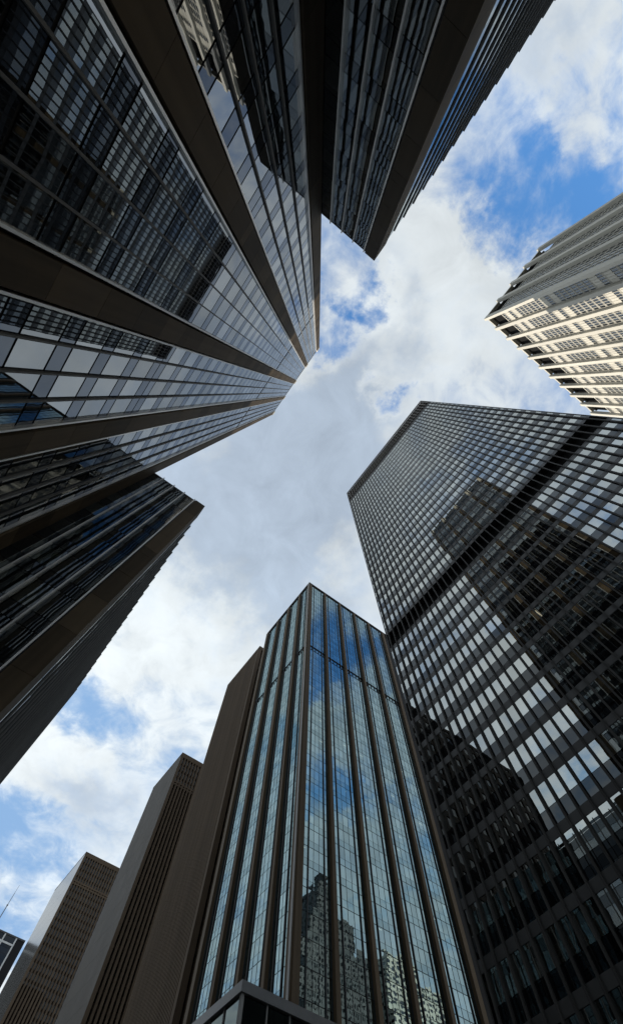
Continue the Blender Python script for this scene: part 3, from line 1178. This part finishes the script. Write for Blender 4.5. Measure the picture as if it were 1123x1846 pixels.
build_striped_tower(-131.6, 57.2, 200.0, 33.5, 40.0, 'brown tower with a finely ribbed side, just left of the teal tower', 'ribs', 1.56, 1)
build_striped_tower(-206.0, 57.35, 183.0, 33.5, 38.0, 'brown striped tower with a plain grey stone side, between two other brown towers', 'honed', 1.79, 2)
build_striped_tower(-350.0, 56.8, 205.0, 50.0, 42.0, 'farthest brown striped tower, its polished side mirroring the sky', 'polished', 1.93, 3)


# ------------------------------------------------------------------ DARK BUILDING AT THE END, WITH ITS MAST
def build_dark_block():
    X, zt = -600.0, 263.0
    t = thing('dark_office_block', 'black office block with white frame lines at the far lower left, topped by a mast', 'building', (X - 20, 15, 0))
    f = Face('x', X, 1)
    y0, y1 = -64.0, 83.0
    us = []
    y = 62.0 - 12.0 * 10
    while y < y1:
        us.append(y)
        y += 12.0
    pan = []
    hs = [zt - 1.5 - 4.0 * k for k in range(46)]
    for a, b in zip(us[:-1], us[1:]):
        for z1, z0 in zip(hs[:-1], hs[1:]):
            pan.append((f, a + 0.5, b - 0.5, z0 + 0.06, z1 - 0.06, 0.0))
    cells(pan, 'window_pane', 'far_glass', t, sd=0.002, min_area=30)
    for u in us:
        f.piece('frame_post', u - 0.65, u + 0.65, -EYE, zt - 1.3, -0.2, 0.7, 'white_metal', t)
    for a, b in zip(us[:-1], us[1:]):
        f.piece('frame_rail', a + 0.66, b - 0.66, zt - 7.4, zt - 6.0, -0.1, 0.5, 'white_metal', t)
    f.piece('roof_edge', y0, y1, zt - 1.29, zt, -1.0, 0.3, 'alu_dark', t)
    mb = MB()
    mb.box((X - 50, y0, 0), (X - 0.1, y1, zt + EYE - 1.3))
    mb.build('core_wall', 'backing', t)
    m = thing('antenna_mast', 'thin steel mast standing on the black office block at the lower left', 'antenna', (-624, 50.9, zt + EYE - 1.3))
    mb = MB()
    z = zt - 1.3
    segs = [(0, 15, 0.6), (15, 30, 0.42), (30, 41, 0.27), (41, 48.5, 0.15)]
    for (a, b, r) in segs:
        mb.box((-624 - r, 50.9 - r, z + EYE + a), (-624 + r, 50.9 + r, z + EYE + b))
    for a in (0.0, 15.0, 30.0):
        mb.box((-624.8, 50.1, z + EYE + a), (-623.2, 51.7, z + EYE + a + 0.4))
    o = mb.build('pole', 'mast', m)
    return t


build_dark_block()


# ------------------------------------------------------------------ NEIGHBOURS behind the wings and up the avenue (mirrored in the glass, casting the shade)
def neighbour(name, label, x0, x1, y0, y1, zt, wall, win, pitch=3.2, st=3.9, tiers=()):
    t = thing(name, label, 'building', ((x0 + x1) / 2, (y0 + y1) / 2, 0))
    wl, gl = MB(), MB()
    boxes = [(x0, x1, y0, y1, 0, zt)] + list(tiers)
    for (a0, a1, b0, b1, c0, c1) in boxes:
        gl.box((a0 + 0.3, b0 + 0.3, c0), (a1 - 0.3, b1 - 0.3, c1 - 0.4))
        for (ax, pos, out, lo, hi) in (('x', a0, -1, b0, b1), ('x', a1, 1, b0, b1), ('y', b0, -1, a0, a1), ('y', b1, 1, a0, a1)):
            f = Face(ax, pos, out)
            n = max(2, int((hi - lo) / pitch))
            w = (hi - lo) / n
            for k in range(n + 1):
                c = lo + k * w
                f.box(wl, max(lo, c - 0.55), min(hi, c + 0.55), c0 - EYE, c1 - EYE, -0.5, 0.0 if ax == 'x' else -0.02)
            z = c0 + 1.0
            while z < c1 - 1.6:
                f.box(wl, lo + 0.3, hi - 0.3, z - EYE, z + 1.5 - EYE, -0.42, -0.12)
                z += st
            f.box(wl, lo + 0.1, hi - 0.1, c1 - 1.2 - EYE, c1 + 0.01 - EYE, -0.46, -0.05)
    wl.build('wall', wall, t)
    gl.build('glazing', win, t)
    return t


neighbour('unseen_shade_tower', 'unseen slender tower added close behind the black tower to shade the cream tower', -16, 20, 57, 82.5, 233, 'brown_panel', 'office_glass')  # added out of sight, sized to throw shade on the cream tower's corner bay
neighbour('stone_block', 'mid height stone block behind the lower left wing', -118, -60, -60, -8.0, 110, 'brown_panel', 'far_glass')
neighbour('sunlit_block', 'cream striped block in full sun beyond the black tower', 140, 190, 288, 352, 197, 'cream', 'office_glass', pitch=4.6, st=3.3,
          tiers=((148, 180, 300, 330, 197.3, 212),))
neighbour('dark_block', 'stepped dark masonry tower beyond the black tower', 142, 182, 214, 278, 196, 'alu_dark', 'far_glass', pitch=2.3, st=3.5,
          tiers=((144, 176, 222, 262, 196.3, 214), (146, 170, 230, 250, 214.3, 231), (150, 158, 236, 243, 231.3, 243)))
